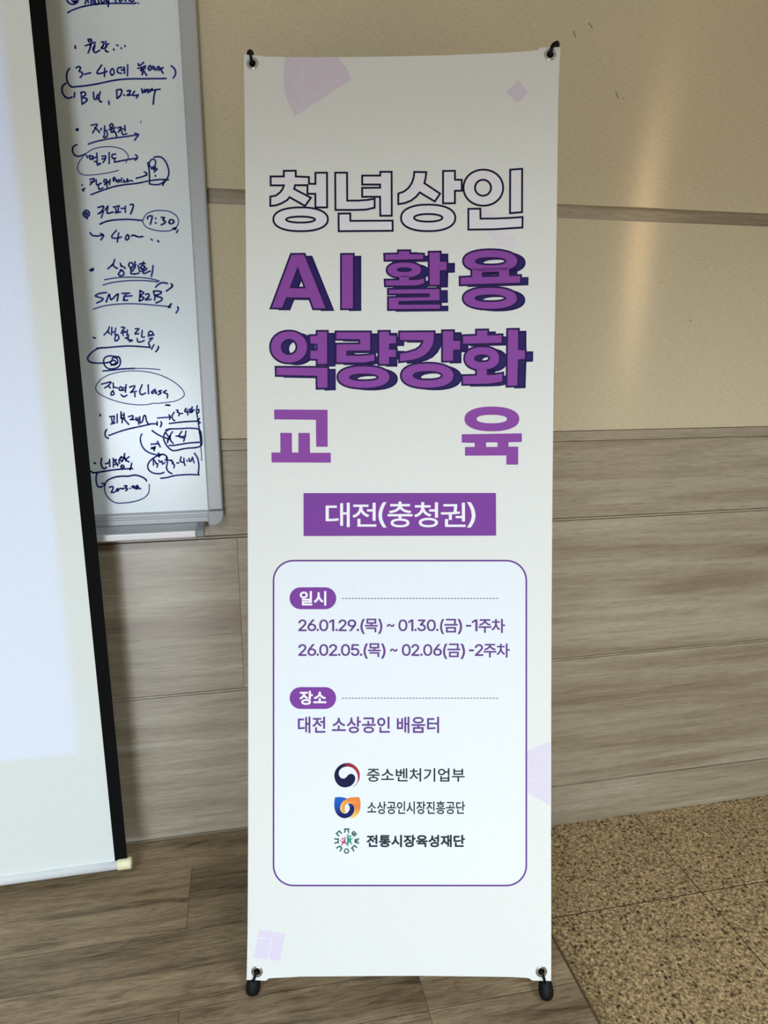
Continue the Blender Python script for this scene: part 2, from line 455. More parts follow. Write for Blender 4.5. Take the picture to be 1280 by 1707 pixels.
# raised wooden stage
EDGE = 0.6165
b = MB()
b.box((XL, -2.2, 0.0), (EDGE-0.004, -0.004, STAGE-0.0009), 0, 1, (0, 0, 0, 0))
rows = [0.0, -0.127, -0.322, -0.4195, -0.517, -0.6145, -0.712, -0.907, -1.102, -1.297, -1.492, -1.687, -1.882, -2.077]
seams = {0: [-2.1, -0.85, 0.4], 1: [-2.6, -1.38, -0.174], 2: [-1.95, 0.52], 3: [-1.95, 0.52], 4: [-2.6, -1.4, -0.172, 0.302], 5: [-2.6, -1.4, -0.172, 0.302], 6: [-2.2, -1.0, 0.22]}
for r_, (ya, yb) in enumerate(zip(rows, rows[1:])):
    sx = [XL] + seams.get(r_, [XL+0.5+0.37*(r_ % 3)+1.22*q for q in range(3)]) + [EDGE-0.005]
    sx = [x for x in sx if x <= EDGE-0.005]
    for a, c in zip(sx, sx[1:]):
        sd = list(seedc())
        if r_ == 1: sd[3] = 0.7 if a < -0.3 else 0.12
        b.box((a+0.0004, yb+0.0008, STAGE-0.01), (c-0.0004, min(ya, -0.003)-0.0008, STAGE), 0.0004, 0, tuple(sd))
# joint pressed into the middle of each double plank
struct(b.build('floor_stage', [M_FLOORWOOD, M_GROUT]))
b = MB(); b.box((EDGE-0.0045, -2.2, 0.0), (EDGE+0.0005, -0.004, STAGE+0.0006), 0.001); struct(b.build('trim_3', M_NOSING))

# ------------------------------------------------------------------ whiteboard on the wall
WY = -0.022                                                    # writing surface
c_in = on_y(346.6, 849.7, WY); c_out = on_y(372.0, 847.0, WY-0.006)
wx, wz = c_in.x, c_in.z
ox = c_out.x; oz = on_y(355, 876.5, WY-0.006).z
BX0, BZ1 = ox-1.86, oz+1.26
wb = empty('whiteboard', (ox-0.93, 0.0, oz))
tag(wb, 'wall-mounted whiteboard in an aluminium frame, covered in blue handwritten notes', 'whiteboard')
def under(o, root):
    o.parent = root; o.matrix_parent_inverse = root.matrix_basis.inverted(); return o
b = MB(); b.box((BX0+0.02, -0.001, oz+0.01), (ox-0.008, WY, BZ1-0.02)); under(b.build('board_panel', M_BOARD), wb)
def frame_strip(name, a, c): 
    q = MB(); q.box(a, c, 0.0045); return under(q.build(name, M_ALU), wb)
FY = WY-0.008
frame_strip('side_rail', (wx, FY, wz-0.0005), (ox, -0.0008, BZ1-0.036))
frame_strip('side_rail', (BX0, FY, wz), (BX0+0.036, -0.0008, BZ1-0.036))
frame_strip('top_rail', (BX0+0.036, FY, BZ1-0.036), (ox-0.036, -0.0008, BZ1))
# bottom rail: fluted profile extruded along x
zr1 = wz; zr0 = on_y(320, 871.5, FY).z
q = MB()
prof = [(-0.0008, zr1), (WY-0.003, zr1), (FY, zr1-0.003), (FY, zr1-0.0085), (FY-0.002, zr1-0.0105), (FY-0.002, zr1-0.0135), (FY+0.001, zr1-0.0155), (FY+0.001, zr0+0.002), (FY+0.003, zr0), (-0.0008, zr0)]
q.extrude_poly([(BX0+0.03, y, z) for y, z in prof], (wx-BX0-0.03, 0, 0)); under(q.build('bottom_rail', M_ALU), wb)
# rounded plastic corners
def corner(x0, x1, flip, zb, zt, upper=False):
    q = MB(); pts = []
    rr = 0.0265
    if not upper:
        base = [(x0, zt), (x0, zb+0.005)] + [(x0+0.004, zb)] + [(x1-rr+rr*math.sin(a*math.pi/16), zb+rr-rr*math.cos(a*math.pi/16)) for a in range(9)] + [(x1, zt)]
    else:
        base = [(x0, zb), (x0, zt)] + [(x1-rr+rr*math.sin(a*math.pi/16), zt-rr+rr*math.cos(a*math.pi/16)) for a in range(9)] + [(x1, zb)]
    if flip: base = [(x0+x1-x, z) for x, z in base]
    q.extrude_poly([(x, FY-0.003, z) for x, z in base], (0, -FY+0.002, 0))
    o = q.build('corner_cap', M_CAP); bv = o.modifiers.new('bevel', 'BEVEL'); bv.width = 0.003; bv.segments = 3
    for p_ in o.data.polygons: p_.use_smooth = False
    return under(o, wb)
corner(wx-0.001, ox+0.0005, False, oz, wz-0.0012)
corner(BX0-0.0005, BX0+0.037, True, oz, wz-0.0012)
corner(ox-0.037, ox+0.0005, False, BZ1-0.036, BZ1, True)
corner(BX0-0.0005, BX0+0.037, True, BZ1-0.036, BZ1, True)
# pen tray: shallow gutter with a pale front lip and grey end stops
tyf = FY-0.045
tx1 = on_y(327.5, 892, tyf).x; tx2 = on_y(340.5, 890, tyf).x
zl1 = on_y(320, 884.6, tyf).z; zl0 = on_y(320, 896.6, tyf).z
tray = MB()
prof = [(FY+0.002, zr0), (FY-0.002, zr0-0.001), (FY-0.010, zr0-0.006), (tyf+0.014, zl1-0.010), (tyf+0.006, zl1-0.006), (tyf+0.004, zl0+0.001), (FY+0.002, zr0-0.014)]
tray.extrude_poly([(BX0+0.06, y, z) for y, z in prof], (tx1-BX0-0.06, 0, 0))
to = under(tray.build('pen_tray', M_ALU), wb)
q = MB(); q.box((BX0+0.06, tyf-0.002, zl0), (tx1, tyf+0.0065, zl1), 0.0035); lip = q.build('tray_lip', M_TRAYLIP); lip.parent = to; lip['label'] = 'pale front lip'
for xa, xb in ((tx1, tx2), (BX0+0.048, BX0+0.06)):
    q = MB(); q.extrude_poly([(xa, y, z) for y, z in [(FY+0.002, zr0+0.001), (FY-0.012, zr0), (tyf+0.010, zl1+0.0035), (tyf-0.0015, zl1+0.001), (tyf-0.003, zl1-0.004), (tyf-0.003, zl0+0.002), (tyf+0.002, zl0-0.0005), (FY+0.002, zr0-0.016)]], (xb-xa, 0, 0))
    o = q.build('tray_end_stop', M_TRAYCAP); bv = o.modifiers.new('bevel', 'BEVEL'); bv.width = 0.002; bv.segments = 2
    o.parent = to

# blue marker notes (traced stroke by stroke on the board surface)
NOTES = [
((95, 0, 6.095), 1.45, '''100,0 120,30 160,45 200,30 215,0|150,5 175,25 190,5 200,25 170,10|285,40 295,5|312,0 320,30|345,3 350,40|365,0 372,35|385,0 390,30 410,45 430,20 415,5|450,0 455,30 475,25 480,5|500,0 505,25 525,5 522,30 520,65|590,0 600,20|630,0 640,15 660,5|690,0 700,12|730,2 760,15 780,8|110,130 150,105 250,70 380,45 520,35 700,33 790,35|785,35 800,30|822,30 828,35|183,465 188,490|184,468 187,486|315,400 325,425 350,415 345,400 320,400|285,465 330,450 370,430|345,445 335,490 315,540|385,430 375,510|365,490 385,470|362,500 385,535 435,510|450,430 475,425 470,460 450,490 480,490 505,470|495,420 500,480|500,455 525,445|490,500 500,525 520,525|575,500 580,508|605,458 620,462|652,487 656,492|688,465 692,472|128,695 105,730 98,790 115,850 150,885|195,690 220,675 240,690 225,725 255,735 260,755 235,790|280,755 340,740|455,660 420,710 405,745 450,745 510,725|485,690 482,780|560,695 540,730 555,765 580,745 575,705 560,695|660,685 620,690 615,735 655,745|655,712 685,705|682,680 685,745|718,655 715,770|825,645 830,665 850,660 880,635|820,695 860,685 900,670|865,690 850,720 880,700 900,690|880,700 870,735 865,760|885,725 910,765|945,665 925,695 945,715 960,690 945,665|975,670 980,705|990,680 995,710 1015,705 1020,680|1035,675 1040,700 1060,690|1030,715 1080,685|1055,705 1078,745|1160,670 1195,700 1205,750 1180,795|150,885 300,870 420,850 560,820 700,803 900,800 1110,798|90,845 55,880 55,940 85,985 120,998 155,985|180,940 175,990|245,935 255,1060|240,940 280,935 290,965 255,990 300,1000 300,1025 260,1055|370,935 380,1010 430,990|400,990 415,960|440,930 425,1000 440,1035 455,1030|525,1025 530,1060|605,915 610,1000|605,915 655,910 650,960 620,995|678,960 684,968|710,925 745,920 735,950 710,970 750,965|790,925 765,965 790,970 825,965 805,995|860,900 870,945 890,910 895,940 915,905 925,945|935,905 940,935 965,900|950,920 1050,905|1000,915 985,980 978,1060'''),
((110, 185, 6.737), 1.35, '''120,200 115,215 130,220 138,205 122,200|285,160 350,150 330,190 300,245|325,185 355,215 375,240|400,195 385,215|435,165 430,255|435,265 420,290 435,300 465,280 455,220 430,215|510,145 490,165 500,185 530,170 520,145 508,143|480,210 530,195 560,185|510,205 505,240|535,200 535,235|510,240 550,235 570,290|540,225 560,250|580,190 620,180 605,210 585,240|605,205 630,235|660,165 665,225|630,205 660,200|630,240 635,265 685,255|250,372 350,340 500,310 650,290 800,268|770,250 815,265 790,300 770,330|125,378 95,390 72,425 85,480 130,510 190,495 220,480|230,495 240,525|260,510 275,545 300,520 275,500 258,512|305,505 300,550|345,470 350,545|310,530 345,515|320,570 350,560 345,590 390,590 350,610|400,510 445,505 440,540 415,580|405,540 445,530|485,465 485,590|560,485 520,490 520,530 560,530|545,530 545,570|545,575 620,560 700,545 800,530|780,490 805,520 775,555|178,828 184,834|215,868 185,885 200,900|265,770 320,760 305,790 270,830|275,800 320,790|340,770 345,830 395,810|365,835 370,880 415,865|430,770 425,800 455,800 455,770 430,772|430,830 485,790|460,815 460,855|495,770 490,825|530,750 535,790 545,745 560,780|590,770 565,790 590,800 605,775|625,755 620,800|650,770 650,800 680,790 690,760 690,795 720,780 750,790|280,940 400,895 520,855 640,830 800,812 930,785 1050,770 1150,772|790,755 850,740 905,720|880,685 910,700 895,720|918,580 935,680 938,820|938,820 1000,828 1060,820 1110,785 1150,770|1085,835 1110,790 1145,740 1155,680 1130,590 1080,525 1030,513 985,520|960,545 935,580 940,620 970,635 1005,600 1000,550 965,540|960,650 1010,630|1000,640 985,660 1025,650 990,685|1003,725 1005,733'''),
((110, 185, 6.737), 0.85, '''220,480 300,430 400,405 520,402 620,425 680,470 700,520 670,580|200,500 150,570 130,640 150,690 200,718 300,718 430,702 520,685 590,665|838,115 841,130'''),
((125, 320, 6.737), 1.45, '''125,205 95,230 95,265 125,285 160,260 155,220 125,205|122,232 112,250 130,260 140,242 122,232|130,285 138,300|255,175 320,160 310,200 270,245|260,245 320,215|320,215 295,290|365,165 340,200|370,155 360,230 375,240 430,225|430,170 500,155|450,165 465,230|490,160 480,225|450,235 510,225|520,185 560,185|565,160 565,230|620,145 655,140 650,180 625,245|280,362 340,335 440,315 600,308 750,320|815,300 820,275 865,270 860,310 845,365|905,295 908,300|905,345 910,352|965,285 1005,290 985,315 1015,330 1000,355 965,370|1065,315 1055,345 1080,358 1110,340 1100,315 1070,312|1155,430 1140,455|1095,410 1135,405 1120,420|170,455 190,485 240,495 315,485|285,465 322,490 290,540|465,430 415,490 420,515 470,520 520,505|490,460 475,560|585,480 565,520 580,540 605,520 600,485 585,480|630,495 660,485 710,505 765,500|855,530 870,542|925,545 940,558'''),
((125, 320, 6.737), 0.95, '''760,320 800,250 880,215 960,208 1060,220 1140,270 1163,335 1140,390 1080,430 1000,440 900,430 800,395 765,345 760,320'''),
((140, 420, 7.529), 1.5, '''70,225 100,240 120,210 95,215 85,230|385,95 365,150 300,210|360,150 385,190 420,205|455,140 465,175|465,170 520,205|470,225 430,280 460,300 500,285 490,240 455,230|570,140 560,170 590,200 620,165 600,135 570,138|640,120 640,200|600,200 580,220|595,215 590,270 650,275 690,265|650,160 610,240|680,165 690,220|700,150 770,145|745,125 735,160|720,175 710,205 750,210 765,185 735,170|690,240 760,235 790,205|745,215 740,265|865,170 860,240 845,305|760,270 830,240|900,440 930,410 980,385 1050,395|1095,400 1110,430 1070,465 1035,490|280,510 200,520 140,550 190,570 240,585 225,610 160,640|280,625 310,540 320,540 340,600 400,545 430,530 415,615|480,520 570,518|535,525 500,565|495,560 600,550|510,570 495,605 550,605|705,485 695,610|700,490 750,510 705,555 750,570 735,600 695,615|770,535 810,525 815,560 770,600 840,595|870,495 890,560 885,605|870,490 960,495 965,520 900,550 975,575 970,610 905,640|1095,650 1060,695 1085,690|1175,690 1185,720 1155,765'''),
((140, 420, 7.529), 1.1, '''255,350 400,325 550,317 700,320 830,335 945,365|240,415 350,385 500,365 650,358 800,362 930,378|115,720 220,685 350,662 520,650 700,653 850,665 1060,685'''),
((140, 530, 7.111), 1.35, '''105,230 138,240|300,105 285,150 235,205|280,150 300,185|330,110 325,205|330,170 350,165|375,120 365,205|385,200 365,240 375,275 415,245 400,200 375,200|445,110 485,115 455,150 450,165 490,160|440,180 500,165|460,190 465,210|515,140 510,205 530,200|490,240 530,225 515,255 575,265 540,280|605,130 650,130 615,170 605,190 650,185|690,145 685,225 720,225|630,245 640,285 690,280 715,265|780,160 760,185 780,205 820,190 800,160 780,158|760,215 830,200|770,250 815,235 780,275 765,300 780,335|150,360 260,352 400,340 520,333 650,338 790,350|830,315 800,370|880,335 880,365 850,400|215,350 150,370 80,420 42,480 70,520 140,535 220,535 280,530|420,465 300,450 240,480 235,540 270,590 330,605 400,585 430,540 425,480 400,460|280,530 330,510 340,470 390,480 400,530 350,560 310,530 340,500 380,520 360,560|320,560 380,540|225,628 330,620 450,605 600,598|205,785 320,760 290,800 245,830|285,800 310,830|345,770 350,830|350,820 400,830|345,860 320,890 325,915 355,905 350,875 330,870|425,820 415,850 440,860 455,830 430,815|500,790 490,880|455,830 490,825|455,860 490,850|440,910 470,935 510,915|540,820 600,805 590,840 555,885|550,880 620,870|600,885 605,935|690,790 660,870 680,910 730,890|760,795 765,900|840,845 800,880 815,895 850,860 850,895 865,890|920,860 885,870 915,890 880,910|975,860 940,880 990,905 985,950|965,1032 1015,1036'''),
((140, 530, 7.111), 0.8, '''600,598 750,600 900,612|840,1008 740,1028 600,1028 430,1000 280,950 170,890 138,830 170,760 260,690 400,645 560,628 720,635 880,670 1020,730 1130,810 1188,890 1170,940 1080,985 950,1005 850,1015'''),
((140, 665, 6.244), 1.35, '''165,160 172,180|168,162 172,176|265,185 320,180|285,185 295,255|315,180 310,250|280,262 325,250|345,160 345,245|385,135 390,205 415,195 415,145|380,175 415,165|380,195 425,205|400,215 395,250|420,215 465,265|460,185 510,175 500,210 480,215 525,215|540,195 545,225 560,215|560,195 570,265|580,185 585,250 610,230 620,180 640,175 650,230 670,260|235,320 220,350 225,395 255,410|255,382 400,330 520,300 640,275 700,260 760,260|760,235 762,275|800,235 808,260 795,290'''),
((225, 665, 10.667), 1.3, '''540,108 615,115|395,340 620,325|600,280 630,320 610,370|695,240 660,300 670,360 710,390|730,200 770,205 750,235 795,255 775,300|820,260 850,258|905,170 885,225 960,235|925,190 940,285|960,185 985,250|990,170 985,240 1030,220|1015,140 1010,240|1010,200 1060,200|1105,125 1095,220 1110,320 1130,450 1150,620|1105,200 1135,190 1135,240 1110,250|605,438 750,420 900,405 1110,395|1150,345 1120,390 1160,420 1130,440|305,565 400,630 500,680 600,710|540,555 620,535 800,530 950,520 1100,530 1150,550|620,530 550,580 510,660 520,750 580,850 680,920 850,890 950,875 1080,865 1180,825 1185,700 1170,580|550,610 620,700|575,780 620,660|560,700 600,710 575,740|670,580 630,640 630,730 680,795|725,660 790,660|830,580 790,640 800,670 900,665|905,575 890,670 865,755|780,670 870,700|600,828 680,828 800,810 950,785 1150,770|1155,560 1165,700 1170,820|125,620 95,690 110,800 160,890 240,950 340,985 440,1000|410,960 445,1000 420,1035|285,805 400,800|400,750 450,860|380,790 430,810|300,860 320,890 355,860 340,920|290,885 360,850|440,990 520,990 570,1040 575,1130 560,1230 600,1300 660,1330|500,985 380,1020 270,1100 225,1190 250,1270 330,1320 440,1330 520,1305|325,1070 330,1180|330,1070 370,1130|370,1150 405,1155 390,1215|420,1090 450,1130 480,1100 490,1160 530,1130|530,1080 590,1090|560,1030 560,1100|600,1090 660,1090|640,1100 680,1130 660,1150 700,1170 690,1230|740,1140 785,1135|820,1030 805,1110 870,1130|870,1050 870,1120 890,1185|920,1090 930,1110|960,1060 970,1110 1000,1100 1010,1060|1020,1035 1050,1140|1055,965 1110,1050 1135,1180 1125,1340|455,1412 560,1400 700,1365 850,1350 1000,1345 1145,1350'''),
((225, 665, 10.667), 0.8, '''1150,620 1165,800 1180,950 1185,1100'''),
((145, 740, 9.846), 1.4, '''120,310 140,320|118,320 138,312|240,235 230,320 255,390 290,405 320,385|300,325 340,320 370,290|370,255 375,370|430,235 432,375|440,270 480,260 460,300 490,320|450,340 510,330 500,360|560,210 520,280 540,320|540,260 580,290|560,230 610,220 570,290|620,160 610,200 640,280|570,350 555,380 580,395 610,380 590,350|640,250 690,210|640,270 690,295|735,315 715,400 705,425|65,450 110,475 250,455 450,425 600,412 745,405|170,480 150,540 155,640 180,700 220,712 260,690|245,645 295,665 285,690|370,710 420,700 430,730 400,800 465,785|500,735 480,760 500,775 520,755 505,735|525,740 560,730 590,740 610,725|610,690 655,690 635,725 665,740 635,770|705,728 712,735|730,700 770,690 750,720 790,720|790,700 800,740 830,700 840,740|810,690 880,740|830,680 820,740|980,610 950,570 870,530 780,512 680,530 580,530 460,545 350,590 295,650'''),
((145, 740, 9.846), 1.0, '''290,665 290,760 330,860 400,930 490,970 620,968 780,945 900,905 980,850 1018,780 1022,665'''),
]
ink = Ink(lambda x, y, h: on_y(x, y, WY-h))
for (ax, ay, sc), hw, data in NOTES:
    for q_, st in enumerate(data.split('|')):
        pts = [tuple(float(t) for t in p.split(',')) for p in st.split()]
        pts = [(ax+x/sc, ay+y/sc) for x, y in pts]
        colr = rgb(32, 48, 142) if hw > 1.2 else rgb(74, 90, 160)
        if hw > 1.2 and q_ % 4 == 1: colr = rgb(48, 64, 162)
        ink.brush(pts, hw*1.1, colr, 0.0004)
o = under(ink.build('marker_writing', M_MARKER), wb); o['label'] = 'blue marker handwriting'

# ------------------------------------------------------------------ pull-down projection screen
SY = -0.13
x_wh = on_y(139.5, 915, SY).x; x_bk = on_y(163.0, 915, SY).x
bar_c = on_y(204, 1440, SY); bz = bar_c.z
SX0 = -2.35
SZ1 = 2.62
sc = empty('projection_screen', ((SX0+x_bk)/2, SY, bz))
tag(sc, 'pull-down projection screen, white with a black border, hanging beside the whiteboard', 'projection screen')
b = MB(); b.box((SX0+0.03, SY, bz+0.004), (x_wh, SY+0.0006, SZ1)); under(b.build('screen_fabric', M_SCREEN), sc)
b = MB(); b.box((x_wh, SY-0.0001, bz+0.004), (x_bk, SY+0.0007, SZ1))
o = under(b.build('black_border', M_SCRBLACK), sc); o['label'] = 'black side border'
b = MB(); b.box((SX0, SY-0.0001, bz+0.004), (SX0+0.03, SY+0.0007, SZ1)); o = under(b.build('black_border', M_SCRBLACK), sc); o['label'] = 'black side border'
xe0 = on_y(196.5, 1440, SY).x; xe1 = on_y(219.5, 1437, SY).x
br = 0.0112
b = MB(); b.tube([(SX0-0.02, SY, bz), (xe0+0.004, SY, bz)], br, 20); under(b.build('bottom_bar', M_BAR), sc)
for a, c in ((xe0, xe1), (SX0-0.045, SX0-0.018)):
    b = MB()
    b.tube([(a, SY, bz), (a+0.0015, SY, bz), (c-0.002, SY, bz), (c, SY, bz)], [br*1.12, br*1.22, br*1.22, br*1.08], 20)
    b.tube([(c-0.0002, SY, bz), (c+0.0012, SY, bz)], [br*0.5, br*0.45], 12)
    o = under(b.build('end_cap', M_CREAM), sc); o['label'] = 'cream plastic end cap'
b = MB(); b.box((SX0-0.06, SY-0.05, SZ1), (x_bk+0.06, SY+0.05, CEIL), 0.008); under(b.build('roller_case', M_BAR), sc)

# projected picture: only a rectangle of the beam is open
pr_tr = on_y(20, 250, SY); pr_br = on_y(134, 1256, SY)
dy = SY-PROJ.y
u1 = ((pr_br.x+0.5*(pr_tr.x-pr_br.x)) - PROJ.x)/dy; v0 = (pr_br.z-PROJ.z)/dy
pl.use_nodes = True
nt = pl.node_tree; em = nt.nodes['Emission']
tc = nt.nodes.new('ShaderNodeTexCoord'); sp = nt.nodes.new('ShaderNodeSeparateXYZ')
nt.links.new(tc.outputs['Normal'], sp.inputs[0])
def mth(op, a, c):
    nd = nt.nodes.new('ShaderNodeMath'); nd.operation = op
    for i, v in enumerate((a, c)):
        if isinstance(v, (int, float)): nd.inputs[i].default_value = v
        else: nt.links.new(v, nd.inputs[i])
    return nd.outputs[0]
def sstep(x, e0, e1):
    nd = nt.nodes.new('ShaderNodeMapRange'); nd.interpolation_type = 'SMOOTHSTEP'
    nt.links.new(x, nd.inputs['Value']); nd.inputs['From Min'].default_value = e0; nd.inputs['From Max'].default_value = e1
    return nd.outputs[0]
nz_ = mth('ABSOLUTE', sp.outputs[2], 0.0)
uu = mth('DIVIDE', sp.outputs[0], nz_); vv = mth('DIVIDE', sp.outputs[1], nz_)
mask = mth('MULTIPLY', sstep(uu, u1+0.004, u1-0.004), sstep(vv, v0-0.002, v0+0.002))
mask = mth('MULTIPLY', mask, sstep(uu, -0.30, -0.29))
nt.links.new(mask, em.inputs['Strength'])

# ------------------------------------------------------------------ X-frame banner
TL, TR = Vector((0.033, -0.165, 1.935)), Vector((0.618, -0.298, 1.936))
BL, BR = Vector((-0.042, -0.509, 0.170)), Vector((0.543, -0.642, 0.171))
ex = ((TR-TL)+(BR-BL)).normalized()
ez = ((TL-BL)+(TR-BR)); ez = (ez-ex*ez.dot(ex)).normalized()
nn = ez.cross(ex).normalized()
if nn.y > 0: nn = -nn
BC = (TL+TR+BL+BR)/4
def onb(px, py, h=0.0):
    d = ray(px, py)
    return CAM + d*((BC+nn*h-CAM).dot(nn)/d.dot(nn))
ban = empty('banner', BC-ez*0.9)
tag(ban, 'tall white X-frame banner printed with purple Korean lettering, standing on the wooden stage', 'banner')

# sheet outline with pulled corners, four eyelet holes
EYE = [(420.8, 106.3), (917.0, 91.3), (428.4, 1619.5), (902.3, 1619.3)]
outline = [(406.2, 91.0), (412, 91.2), (430, 92.6), (445, 94.4), (480, 95.2), (560, 95.4), (640, 94.4), (740, 92.2), (830, 88.5), (880, 85.5), (897, 83.5), (899, 79.8), (902, 79.0), (915, 79.2), (934.3, 78.3),
           (933.6, 90), (931.5, 130), (930.3, 170), (929.2, 260), (927.6, 380), (925.0, 520), (922.5, 650), (920.6, 830), (919.4, 1000), (918.6, 1200), (918.4, 1400), (918.8, 1560), (918.6, 1620), (918.6, 1635.2),
           (905, 1635.0), (890, 1634.6), (886, 1634.0), (882.5, 1631.0), (875, 1629.8), (850, 1628.6), (800, 1627.9), (700, 1626.7), (600, 1627.2), (500, 1628.0), (470, 1629.8), (455, 1630.4), (447.5, 1631.0), (444.5, 1634.0), (441, 1635.0), (430, 1634.2), (411, 1633.6),
           (411.4, 1620), (412.6, 1560), (413.6, 1400), (413.8, 1200), (413.4, 1000), (412.4, 800), (411.2, 600), (409.8, 400), (408.2, 250), (407.2, 150)]
holes = [[(x+6.3*math.cos(a*math.pi/8), y+6.3*math.sin(a*math.pi/8)) for a in range(16)] for x, y in EYE]
bm = bmesh.new()
flat = [p for r_ in [outline]+holes for p in r_]
tri = tessellate_polygon([[Vector((x, y, 0)) for x, y in r_] for r_ in [outline]+holes])
vf = [bm.verts.new(onb(x, y, 0.0)) for x, y in flat]
for t in tri: bm.faces.new([vf[i] for i in t])
bmesh.ops.recalc_face_normals(bm, faces=bm.faces)
if sum(f.normal.dot(nn) for f in bm.faces) < 0: bmesh.ops.reverse_faces(bm, faces=bm.faces)
ret = bmesh.ops.extrude_face_region(bm, geom=list(bm.faces))
for v in [g for g in ret['geom'] if isinstance(g, bmesh.types.BMVert)]: v.co -= nn*0.0006
bmesh.ops.recalc_face_normals(bm, faces=bm.faces)
me = bpy.data.meshes.new('sheet'); bm.to_mesh(me); bm.free()
under(link('sheet', me, M_SHEET), ban)
for x, y in EYE:
    q = MB(); c = onb(x, y, 0.0)
    prof = [(0.0033*math.cos(a*math.pi/5), 0.0004+0.0016*math.sin(a*math.pi/5)) for a in range(10)]
    q.ring(c, nn, 0.0082, prof, 36)
    under(q.build('eyelet', M_CHROME), ban)

DARK, PURP, NAVY = rgb(38, 22, 92), rgb(138, 70, 158), rgb(16, 8, 52)
VIO = rgb(122, 62, 151)
PALE = rgb(226, 223, 228)
def sup(cx, cy, rx, ry, n=2.25, k=44):
    out = []
    for i in range(k):
        a = 2*math.pi*i/k; c, s_ = math.cos(a), math.sin(a)
        out.append((cx+rx*math.copysign(abs(c)**(2/n), c), cy+ry*math.copysign(abs(s_)**(2/n), s_)))
    return out
def el(cx, cy, rx, ry, ix, iy, irx, iry): return [sup(cx, cy, rx, ry), sup(ix, iy, irx, iry)]
def P(s_): return [tuple(float(t) for t in p.split(',')) for p in s_.split()]
ROW_OUT = [  # first line, pale letters in a dark outline
((440, 275, 10.667), [[P('370,122 546,120 548,222 780,232 782,342 540,342 515,435 808,590 725,706 450,550 400,610 300,668 210,700 130,708 130,578 215,562 300,500 350,430 378,345 137,345 135,222 370,222')],
  [P('932,157 1102,155 1105,737 932,737 930,495 790,495 790,352 932,355')], el(651, 966, 467, 194, 650, 971, 275, 71)]),
((550, 275, 10.667), [[P('110,155 285,155 288,652 500,652 660,640 775,622 775,745 640,775 480,782 115,782')],
  [P('912,140 1078,140 1080,885 912,885 908,548 590,548 590,425 908,422 908,330 590,330 590,207 910,207')], [P('170,882 342,880 345,1012 1095,1008 1097,1152 172,1160')]]),
((655, 275, 10.667), [[P('395,142 572,145 562,230 538,332 812,515 738,625 470,465 400,550 310,620 200,662 112,675 112,522 200,490 290,420 350,330 385,230')],
  [P('908,125 1083,122 1085,280 1205,282 1205,440 1083,442 1083,662 908,665')], el(625, 941, 465, 218, 626, 940, 269, 85)]),
((765, 275, 10.667), [[sup(432, 404, 335, 303, 2.05), sup(427, 405, 160, 160, 2.0)], [P('928,100 1105,88 1103,822 925,838')],
  [P('185,798 362,795 365,972 650,970 900,960 1112,945 1110,1095 900,1108 650,1125 185,1132')]]),
]
ROW_FILL = [
((440, 410, 10.667), [[P('490,158 712,155 1095,1108 885,1110 815,918 395,912 320,1098 140,1095'), P('597,362 455,752 745,755')]]),
((530, 410, 10.667), [[P('425,158 620,156 620,1108 425,1110')]]),
((630, 405, 9.143), [[P('318,127 478,125 478,172 688,177 686,245 112,258 108,178 318,172')], el(400, 412, 255, 113, 400, 408, 118, 36),
  [P('325,500 472,500 472,570 620,562 702,542 705,612 600,642 480,648 120,648 115,572 325,570')], [P('785,148 942,145 942,288 1045,288 1043,412 942,415 938,638 788,640')],
  [P('165,712 935,702 938,872 312,885 312,942 945,940 943,1000 165,1008 165,838 788,825 788,768 165,772')]]),
((760, 405, 9.846), [el(567, 295, 437, 176, 570, 300, 258, 68), [P('265,420 870,405 870,545 1052,542 1050,652 75,680 75,570 265,562'), P('425,480 705,470 705,552 425,560')], el(562, 908, 437, 172, 563, 907, 258, 62)]),
((440, 540, 9.846), [[sup(410, 379, 296, 255, 2.08), sup(411, 378, 136, 132, 2.0)], [P('878,130 1032,128 1035,655 878,657 878,575 762,572 762,440 878,438 878,325 765,322 755,200 878,195')], [P('205,718 1040,720 1040,1045 878,1050 875,850 208,838')]]),
((550, 540, 9.846), [[P('105,138 658,138 658,435 268,438 268,520 500,525 640,515 728,495 728,600 560,632 108,632 108,338 495,332 495,250 103,245')], [P('808,130 968,128 968,192 1082,195 1080,318 968,320 968,422 1082,425 1080,540 968,542 968,658 808,658')], el(555, 873, 420, 175, 556, 876, 244, 62)]),
((660, 540, 9.846), [[P('65,138 620,135 618,260 600,340 550,430 470,510 370,560 240,592 65,612 68,490 200,470 330,430 400,380 440,320 455,265 68,262')], [P('770,120 938,118 938,278 1052,280 1050,420 938,422 935,602 770,605')], el(518, 848, 424, 197, 520, 848, 245, 77)]),
((765, 540, 9.846), [[P('293,108 465,105 465,192 700,185 697,308 68,325 65,200 293,192')], el(380, 565, 280, 183, 379, 564, 131, 64), [P('293,725 455,725 455,840 580,838 710,815 708,940 540,975 400,982 68,985 65,855 293,850')], [P('805,98 968,95 968,432 1080,432 1078,575 968,580 955,1010 795,1015')]]),
]
ROW_PLAIN = [
((440, 670, 10.667), [[P('180,135 1130,140 1132,798 928,796 922,318 182,310')], [P('290,550 495,550 498,900 612,900 612,550 815,552 818,905 1188,905 1188,1080 135,1075 132,900 292,900')]]),
((760, 665, 10.667), [el(638, 356, 488, 220, 636, 357, 270, 75), [P('102,628 1172,612 1170,765 935,770 932,848 1108,850 1105,1168 895,1168 895,1005 160,1010 160,856 332,853 332,782 102,776'), P('535,772 738,772 738,853 535,853')]]),
]
def conv(ref, ring): return [(ref[0]+x/ref[2], ref[1]+y/ref[2]) for x, y in ring]
t1 = Ink(onb); t2 = Ink(onb)
